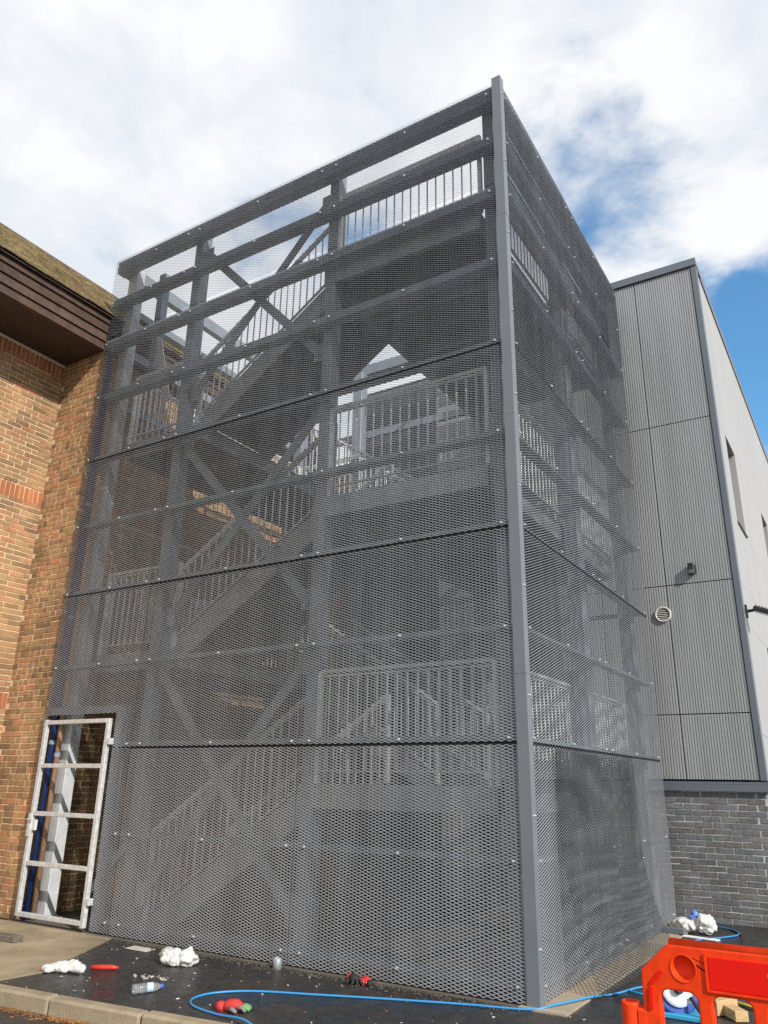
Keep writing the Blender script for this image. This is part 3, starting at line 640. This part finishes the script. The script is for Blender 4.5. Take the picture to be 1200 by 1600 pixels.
# ---------------------------------------------------------------- loose things on the ground
def crumple(name, pts, mat_, label, cat, loc, seed=0, parent=None, amp=.5, sub=5):
    """crumpled plastic: lobes given as (x,y,z,rx,ry,rz) around loc, fused by taking the outermost lobe along each ray"""
    b = bmesh.new(); bmesh.ops.create_icosphere(b, subdivisions=sub, radius=1)
    cx = sum(p[0] for p in pts)/len(pts); cy = sum(p[1] for p in pts)/len(pts); cz_ = sum(p[2] for p in pts)/len(pts); c = Vector((cx, cy, cz_))
    for v in b.verts:
        d = v.co.normalized(); best = 0.02
        for (x, y, z, rx_, ry_, rz_) in pts:
            o_ = c-Vector((x, y, z)); A = (d.x/rx_)**2+(d.y/ry_)**2+(d.z/rz_)**2; B = 2*(o_.x*d.x/rx_**2+o_.y*d.y/ry_**2+o_.z*d.z/rz_**2); C_ = (o_.x/rx_)**2+(o_.y/ry_)**2+(o_.z/rz_)**2-1
            dd = B*B-4*A*C_
            if dd > 0: best = max(best, (-B+math.sqrt(dd))/(2*A))
        q = c+d*best; s1 = q*9+Vector((seed*3.1, seed, 0))
        f = 1+amp*(noise.noise(s1)*.55-.75*abs(noise.noise(s1*1.7+Vector((4, 1, 2))))+.3-.30*abs(noise.noise(s1*3.3))-.08*abs(noise.noise(s1*7.3)))
        q = c+d*best*f; q.z = max(q.z, 0.003*noise.noise(s1)+.004); v.co = q
    me = bpy.data.meshes.new(name); b.to_mesh(me); b.free(); me.materials.append(mat_)
    me.shade_smooth()
    o = bpy.data.objects.new(name, me); place(o, parent, T(loc) @ S(.82, .82, .85) if parent is None else WM[parent.name] )
    if label: tag(o, label, cat)
    return o
bg1 = crumple('plastic_bag', [(-.11, .0, .075, .16, .10, .085), (.10, .03, .07, .10, .10, .085), (-.02, -.03, .05, .12, .08, .06), (.08, .08, .12, .04, .04, .05)], white_bag, 'crumpled white plastic bag on the wet asphalt in front of the mesh', 'plastic bag', (-3.27, -.52, 0), 1)
bg2 = crumple('plastic_bag', [(-.13, .0, .09, .17, .13, .10), (.12, .02, .11, .14, .13, .14), (.0, .03, .17, .06, .06, .07)], white_bag, 'tied white rubbish bag with blue handles against the dark brick base', 'plastic bag', (.33, 4.25, 0.004), 2)
crumple('tie_handle', [(.0, .0, .235, .045, .035, .04), (.05, -.02, .22, .05, .03, .02), (-.06, -.05, .20, .05, .02, .03)], bag_blue, None, None, None, 5, parent=bg2, sub=3)
bg3 = crumple('plastic_bag', [(-.2, .0, .14, .26, .2, .17), (.08, .02, .09, .17, .15, .10)], white_bag, 'white plastic bag slumped by the brick corner left of the gate', 'plastic bag', (-6.52, -.42, 0.012), 3)
bg4 = crumple('plastic_wrap', [(-.12, -.06, .045, .12, .08, .055), (.02, .0, .055, .13, .07, .06), (-.2, -.14, .03, .07, .06, .04)], white_bag, 'torn white plastic wrapping lying beside a red tube near the concrete pad', 'plastic wrap', (-3.78, -1.26, 0.004), 4)
rd = mat('red_plastic', (.55, .03, .02), .4)
o = MB(); o.tube([(-3.72, -1.12, .025), (-3.65, -1.06, .025), (-3.58, -1.01, .025), (-3.53, -.98, .022)], [.018, .021, .021, .010], 10); o.tube([(-4.02, -1.42, .02), (-3.9, -1.3, .035), (-3.80, -1.2, .04)], [.012, .022, .018], 8)
tag(o.build('red_tube', rd, None, smooth=True), 'red plastic tube poking out of the torn white wrapping', 'tube')
# bottle on its side
def lathe(name, prof, m, parent, mw, n=20, label=None):
    V = []; Fc = []
    for (r_, h_) in prof: V += [(math.cos(2*math.pi*k/n)*r_, math.sin(2*math.pi*k/n)*r_, h_) for k in range(n)]
    for i in range(len(prof)-1):
        for k in range(n): Fc.append((i*n+k, i*n+(k+1) % n, (i+1)*n+(k+1) % n, (i+1)*n+k))
    return MB().add(V, Fc).build(name, m, parent, smooth=True, mw=mw)
clear = mat('clear_plastic', (.86, .90, .93), .08); clear.node_tree.nodes['Principled BSDF'].inputs['Transmission Weight'].default_value = .85; clear.node_tree.nodes['Principled BSDF'].inputs['IOR'].default_value = 1.2
bmw = T((-2.80, -1.47, .038)) @ R(math.radians(62)) @ R(math.radians(90), 'Y') 
e = empty('water_bottle', (-2.80, -1.47, 0), 'clear plastic water bottle with blue cap lying on the asphalt', 'bottle')
lathe('bottle_body', [(.002, 0), (.028, .002), (.034, .012), (.034, .05), (.031, .055), (.034, .06), (.034, .10), (.031, .105), (.034, .11), (.034, .165), (.028, .195), (.014, .222), (.0135, .235)], clear, e, bmw)
lathe('bottle_cap', [(.016, .226), (.0165, .228), (.0165, .248), (.002, .25)], mat('cap_blue', (.03, .12, .6), .4), e, bmw)
lathe('bottle_label', [(.0346, .112), (.0347, .16)], mat('bottle_label', (.45, .58, .80), .4), e, bmw)
# small grey tin
e = empty('tin', (-2.45, -.10, 0), 'small grey open tin standing by the foot of the mesh', 'tin')
lathe('tin_body', [(.002, .001), (.038, .001), (.040, .004), (.040, .088), (.037, .09), (.036, .086), (.036, .01), (.002, .008)], galv_dull, e, T((-2.45, -.10, 0.0)))
# gloves
def glove(name, loc, rotz, mats, label, s_=1.0, grip=True):
    e = empty(name, loc, label, 'gloves'); base = T(loc) @ R(rotz) @ S(s_, s_, s_)
    def part(nm, m, chains):
        mb = MB()
        for pts, r_ in chains: mb.tube(pts, r_, 9)
        mb.v = [tuple(base @ Vector(v)) for v in mb.v]; return mb.build(nm, m, e, smooth=True)
    part('palm', mats[0], [([(-.07, 0, .022), (-.03, .0, .032), (.03, .0, .034), (.06, 0, .026)], [.030, .042, .045, .030]), ([(-.04, .03, .024), (.03, .035, .028), (.06, .03, .024)], [.026, .032, .022])])
    for k, (y0, dy, ln) in enumerate(((-.035, -.02, .07), (-.008, -.004, .085), (.02, .012, .08), (.045, .03, .06))):
        part('finger', mats[1 + (k % 2 if len(mats) > 3 else 0)], [([(.045, y0, .026), (.045+ln*.5, y0+dy*.5, .038-.004*k), (.045+ln*.95, y0+dy, .016)], [.015, .014, .010])])
    part('thumb', mats[1], [([(-.01, -.04, .024), (.025, -.075, .026), (.055, -.085, .016)], [.016, .014, .010])])
    part('cuff', mats[-1], [([(-.12, .005, .022), (-.10, .0, .024), (-.065, 0, .024)], [.030, .036, .033])])
gl_red = mat('glove_red', (.50, .03, .03), .7, bump=.3); gl_black = mat('glove_black', (.02, .02, .022), .8, bump=.4); gl_green = mat('glove_green', (.10, .38, .10), .7, bump=.3); gl_grey = mat('glove_grey', (.20, .20, .19), .8, bump=.3)
glove('work_glove', (-1.84, -1.36, 0.0), math.radians(20), [gl_red, gl_grey, gl_green, gl_red], 'red, green and grey work glove lying inside the loop of blue hose', 1.05)
glove('work_glove', (-1.60, -.12, 0.0), math.radians(-35), [gl_black, gl_black, gl_red], 'black work glove with red cuff against the foot of the mesh', .95)
glove('work_glove', (-1.49, -.10, 0.0), math.radians(150), [gl_red, gl_black, gl_black], 'red palmed work glove with black fingers against the foot of the mesh', .8)
# card, planks and offcuts
o = MB().cbox(-.13, .13, -.07, .07, 0, .006, .001).build('card_sheet', mat('card_pale', (.46, .44, .40), .8, var=.15), mw=T((-4.08, -.24, .004)) @ R(math.radians(8)) @ R(.03, 'Y')); tag(o, 'pale sheet of card lying flat near the mesh left of the white bag', 'card')
o = MB().cbox(-.5, .28, -.06, .06, 0, .055, .005).build('plank', timber_grey, mw=T((-5.55, -.80, .014)) @ R(math.radians(5))); tag(o, 'weathered grey plank lying on the concrete pad', 'plank')
o = MB().cbox(-.14, .14, -.05, .05, 0, .06, .004).build('grey_box_section', clad_trim, mw=T((.12, 3.98, .018)) @ R(math.radians(-4))); tag(o, 'short grey metal offcut on the concrete strip beside the white rubbish bag', 'metal offcut')
o = MB().cbox(-.22, .22, -.05, .05, 0, .012, .002).build('white_strip', white_print, mw=T((.42, 3.90, .004)) @ R(math.radians(-10))); tag(o, 'flat white strip on the asphalt under the rubbish bag', 'strip')
e = empty('timber_offcuts', (1.20, .72, 0), 'pile of two sawn pine blocks seen through the barrier opening', 'timber')
MB().cbox(-.07, .07, -.12, .12, 0, .10, .004).build('block', timber, e, mw=T((1.17, .74, .004)) @ R(math.radians(-28)))
MB().cbox(-.05, .05, -.09, .09, 0, .07, .004).build('block', timber, e, mw=T((1.30, .62, .004)) @ R(math.radians(35)))
oc = panel_mesh(.62, .62); o = bpy.data.objects.new('mesh_offcut', oc); place(o, None, T((1.08, 1.05, .02)) @ R(math.radians(-20)) @ R(math.radians(-88), 'X')); tag(o, 'grey offcut of expanded mesh lying flat behind the barrier', 'mesh offcut')
# hoses and cables
def catmull(pts, k=10):
    P = [Vector(p) for p in pts]; P = [P[0]*2-P[1]]+P+[P[-1]*2-P[-2]]; out = []
    for i in range(1, len(P)-2):
        for j in range(k):
            t = j/k; a, b, c, d_ = P[i-1:i+3]
            out.append(.5*((2*b)+(c-a)*t+(2*a-5*b+4*c-d_)*t*t+(3*b-a-3*c+d_)*t**3))
    out.append(P[-2]); return out
def cable(name, pts, r, m, label, cat):
    o = MB().tube(catmull(pts), r, 8).build(name, m, None, smooth=True); return tag(o, label, cat)
h = .011
cable('blue_hose', [(-1.2, -1.72, -.04), (-1.50, -1.60, .034), (-1.86, -1.52, h), (-2.16, -1.45, h), (-2.30, -1.30, h), (-2.28, -1.08, h), (-2.06, -.86, h), (-1.6, -.66, h), (-1.1, -.45, h), (-.5, -.22, h), (-.05, -.07, h), (.1, .1, .03), (.26, .5, .03), (.36, .80, h), (.46, 1.12, h), (.58, 1.22, h), (.66, 1.08, h), (.56, .92, h), (.42, .96, h)], .0085, hose_blue, 'bright blue air hose running along the foot of the tower into a loop', 'hose')
cable('blue_hose', [(.55, 2.9, h), (.40, 3.4, h), (.44, 3.75, h), (.62, 4.05, h), (.76, 4.4, h), (.66, 4.7, h), (.45, 4.85, h)], .008, hose_blue, 'short blue hose curling on the asphalt beside the white rubbish bag', 'hose')
cable('black_cable', [(.62, 4.75, .008), (.80, 4.35, .008), (.84, 4.0, .008), (.90, 3.6, .008), (1.3, 3.3, .008), (1.9, 3.1, .008)], .008, hose_black, 'black cable snaking across the asphalt right of the rubbish bag', 'cable')
cable('yellow_hose', [(1.02, 1.45, .008), (1.15, 1.15, .02), (1.30, .98, .03), (1.60, .85, .01), (2.0, .8, .008)], .009, mat('hose_yellow', (.65, .55, .05), .4), 'yellow hose seen through the barrier beside the timber blocks', 'hose')
cable('green_cable', [(1.0, 1.9, .008), (1.08, 1.5, .008), (1.22, 1.2, .008), (1.3, 1.02, .008)], .010, mat('cable_green', (.02, .14, .06), .4), 'green cable running toward the timber blocks behind the barrier', 'cable')
# cut-off saw behind the barrier
e = empty('cut_off_saw', (.86, .55, 0), 'blue and white power saw with grey motor on the ground behind the barrier', 'power saw')
saw_blue = mat('saw_blue', (.02, .07, .32), .35); saw_white = mat('saw_white', (.62, .66, .70), .3)
d_ = Vector((.45, -.85, .28)).normalized(); c0 = Vector((.92, .46, .17))
MB().tube([c0-d_*.02, c0+d_*.02, c0+d_*.028], [.165, .165, .15], 28).build('blade_guard', saw_blue, e, smooth=False, bevel=.004)
MB().tube([c0+d_*.029, c0+d_*.05, c0+d_*.058], [.115, .115, .10], 24).build('housing', saw_white, e)
MB().tube([c0+d_*.059, c0+d_*.10, c0+d_*.115], [.034, .034, .026], 14).build('knob', black_plastic, e)
MB().tube([c0+Vector((-.02, .05, .05)), c0+Vector((-.04, .10, .15)), c0+Vector((-.045, .11, .18))], [.07, .07, .055], 18).build('motor', galv_dull, e)
MB().tube([c0+Vector((.06, .0, .10)), c0+Vector((.15, -.02, .12)), c0+Vector((.20, -.03, .02))], .016, 10).build('handle', black_plastic, e, smooth=True)
MB().cbox(.70, 1.10, .34, .66, .002, .035, .006).build('base_plate', mat('saw_cyan', (.04, .33, .55), .4), e)
cable('saw_lead', [(1.03, .42, .14), (1.12, .35, .05), (1.16, .30, .012), (1.25, .22, .012), (1.5, .1, .012)], .014, hose_black, 'thick black lead running from the power saw across the asphalt', 'cable')

# ---------------------------------------------------------------- red barrier
def barrier():
    e = empty('safety_barrier', (2.5, -2.76, -.1), 'bright red plastic safety barrier standing in the foreground at right', 'barrier')
    b = bmesh.new(); BY0, BY1 = -2.79, -2.735; XA, XB, ZT = 1.545, 3.55, 1.0
    def rounded(x0, x1, z0, z1, r, n=5):
        out = []
        for cx, cz_, a0 in ((x1-r, z1-r, 0), (x0+r, z1-r, 90), (x0+r, z0+r, 180), (x1-r, z0+r, 270)):
            for k in range(n+1): t = math.radians(a0+90*k/n); out.append((cx+math.cos(t)*r, cz_+math.sin(t)*r))
        return out
    outer = [(XA, -.02), (XB, -.02), (XB, .89), (XB-.11, ZT), (XA+.115, ZT), (XA+.0, .895)]
    holes = []; x = 1.615
    while x < 3.4:
        holes.append(rounded(x, x+.145, .12, .835, .035)); x += .198
    def loop(pts):
        vs = [b.verts.new((px, 0, pz)) for px, pz in pts]; return [b.edges.new((vs[i], vs[(i+1) % len(vs)])) for i in range(len(vs))]
    ed = loop(outer)
    holes.append([(1.715+math.cos(k*math.pi/14)*.047, .918+math.sin(k*math.pi/14)*.047) for k in range(28)])
    for h_ in holes: ed += loop(h_)
    bmesh.ops.triangle_fill(b, use_beauty=True, use_dissolve=False, edges=ed)
    me = bpy.data.meshes.new('body'); b.to_mesh(me); b.free(); me.materials.append(barrier_red)
    o = bpy.data.objects.new('body', me); place(o, e, T((0, -2.735, 0)))
    md = o.modifiers.new('solid', 'SOLIDIFY'); md.thickness = .055; md.offset = 0
    md = o.modifiers.new('bevel', 'BEVEL'); md.width = .010; md.segments = 3; md.limit_method = 'ANGLE'
    # top bead, dish, recessed name panel, slots, hinge socket, feet
    MB().tube([(XA+.12, -2.735, ZT-.006), (XB-.12, -2.735, ZT-.006)], .026, 10).build('top_bead', barrier_red, e, smooth=True)
    cxx, czz = 1.715, .918; prof = [(.053, -.0285), (.050, -.033), (.046, -.030), (.042, -.012), (.034, .004), (.001, .006)]
    V = []; Fc = []
    for r_, y_ in prof: V += [(cxx+math.cos(k*math.pi/14)*r_, -2.735+y_+.002, czz+math.sin(k*math.pi/14)*r_) for k in range(28)]
    for i in range(len(prof)-1):
        for k in range(28): Fc.append((i*28+k, i*28+(k+1) % 28, (i+1)*28+(k+1) % 28, (i+1)*28+k))
    MB().add(V, Fc).build('dish', barrier_red, e, smooth=True)
    pnl = MB().cbox(1.812, 3.30, -2.7675, -2.76, .858, .972, .003).build('name_panel', barrier_deep, e)
    fr = MB(); fr.box(1.800, 1.810, -2.771, -2.762, .850, .980); fr.box(1.811, 3.31, -2.771, -2.762, .848, .856); fr.build('panel_rib', barrier_red, e)
    tx = bpy.data.curves.new('lettering', 'FONT'); tx.body = 'S'; tx.size = .085; tx.extrude = .0005
    to_ = bpy.data.objects.new('lettering', tx); col.objects.link(to_); bpy.context.view_layer.update()
    dg = bpy.context.evaluated_depsgraph_get(); tm = bpy.data.meshes.new_from_object(to_.evaluated_get(dg)); tm.materials.clear(); tm.materials.append(white_print)
    bpy.data.objects.remove(to_); o2 = bpy.data.objects.new('lettering', tm); place(o2, pnl, T((2.022, -2.7685, .885)) @ R(math.pi/2, 'X'))
    for pa, pb in (((1.63, .90), (1.585, .85)), ((1.582, .838), (1.578, .76))):
        MB().beam((pa[0], -2.7655, pa[1]), (pb[0], -2.7655, pb[1]), .010, .012, up=(1, 0, 0)).build('grip_slot', barrier_deep, e)
    hs = []; n = 16
    V = []; Fc = []; prof = [(.036, .02), (.038, .76), (.036, .772), (.028, .772), (.026, .74), (.002, .738)]
    for r_, z_ in prof: V += [(1.488+math.cos(2*math.pi*k/n)*r_, -2.735+math.sin(2*math.pi*k/n)*r_, z_) for k in range(n)]
    for i in range(len(prof)-1):
        for k in range(n): Fc.append((i*n+k, i*n+(k+1) % n, (i+1)*n+(k+1) % n, (i+1)*n+k))
    MB().add(V, Fc).build('hinge_socket', barrier_red, e, smooth=True)
    MB().cbox(1.515, 1.56, -2.765, -2.705, .05, .755, .008).build('hinge_web', barrier_red, e)
    for fx_ in (1.85, 3.2): MB().cbox(fx_-.06, fx_+.06, -3.0, -2.45, -.098, -.03, .012).build('foot', barrier_red, e)
barrier()

# ---------------------------------------------------------------- litter too small to count
def flakes(name, m, n, region, size, label, cat, flat=.25, seed=1):
    rr = random.Random(seed); mb = MB()
    for i in range(n):
        x, y, z = region(rr); s_ = size*rr.uniform(.4, 1.3); a = rr.uniform(0, 6.28); l = s_*rr.uniform(1, 2.6)
        mw = T((x, y, z+s_*flat*.5)) @ R(a) @ R(rr.uniform(-.3, .3), 'X')
        vs = [mw @ Vector((px*l*rr.uniform(.7, 1), py*s_*rr.uniform(.7, 1), pz*s_*flat)) for pz in (-.5, .5) for py in (-.5, .5) for px in (-.5, .5)]
        mb.add(vs, [(0, 2, 3, 1), (4, 5, 7, 6), (0, 1, 5, 4), (2, 6, 7, 3), (0, 4, 6, 2), (1, 3, 7, 5)], rr.random()*.98+.01)
    o = mb.build(name, m); o['kind'] = 'stuff'; return tag(o, label, cat)
leaf_m = piece_mat('leaf_litter', [(.30, .12, .03), (.20, .09, .03), (.38, .18, .05), (.16, .08, .03)], grain=.2)
pale_m = piece_mat('pale_grit', [(.5, .47, .42), (.35, .33, .30), (.6, .58, .55), (.3, .26, .2)], grain=.2)
dark_m = piece_mat('dark_grit', [(.06, .055, .05), (.10, .09, .075), (.13, .11, .09), (.045, .04, .04)], grain=.2)
def along_kerb(rr):
    t = rr.uniform(4.6, 9.4); c = .5+.5*math.sin(t*5.3)*math.sin(t*2.1+1); o = .132+abs(rr.gauss(0, .05))*(0.4+c); p = KA+kd*t+kn*o; return p.x, p.y, -.098
flakes('leaf_litter', leaf_m, 1500, along_kerb, .013, 'orange brown leaf litter drifted along the front of the kerb', 'leaf litter', seed=2)
def foot(rr): return rr.uniform(-4.6, -.1), -abs(rr.gauss(.03, .10))-.012, .002
flakes('grit', dark_m, 900, foot, .012, 'grit and crumbs along the foot of the mesh', 'grit', .6, 3)
def yard(rr):
    while True:
        x, y = rr.uniform(-5.6, 1.5), rr.uniform(-2.0, -.05)
        if (Vector((x, y, 0))-KA).dot(kn) < -.02: return x, y, (.014 if x < -4.75 else .002)
flakes('pale_crumbs', pale_m, 110, yard, .011, 'pale chips and crumbs scattered over the wet asphalt', 'crumbs', .5, 4)
flakes('wood_splinters', leaf_m, 60, yard, .011, 'orange wood splinters scattered over the wet asphalt', 'splinters', .3, 6)
def cluster(rr): return rr.gauss(-3.05, .09), rr.gauss(-.98, .05), .002
flakes('plaster_bits', pale_m, 12, cluster, .022, 'cluster of pale plaster bits beside the torn wrapping', 'plaster bits', .5, 5)
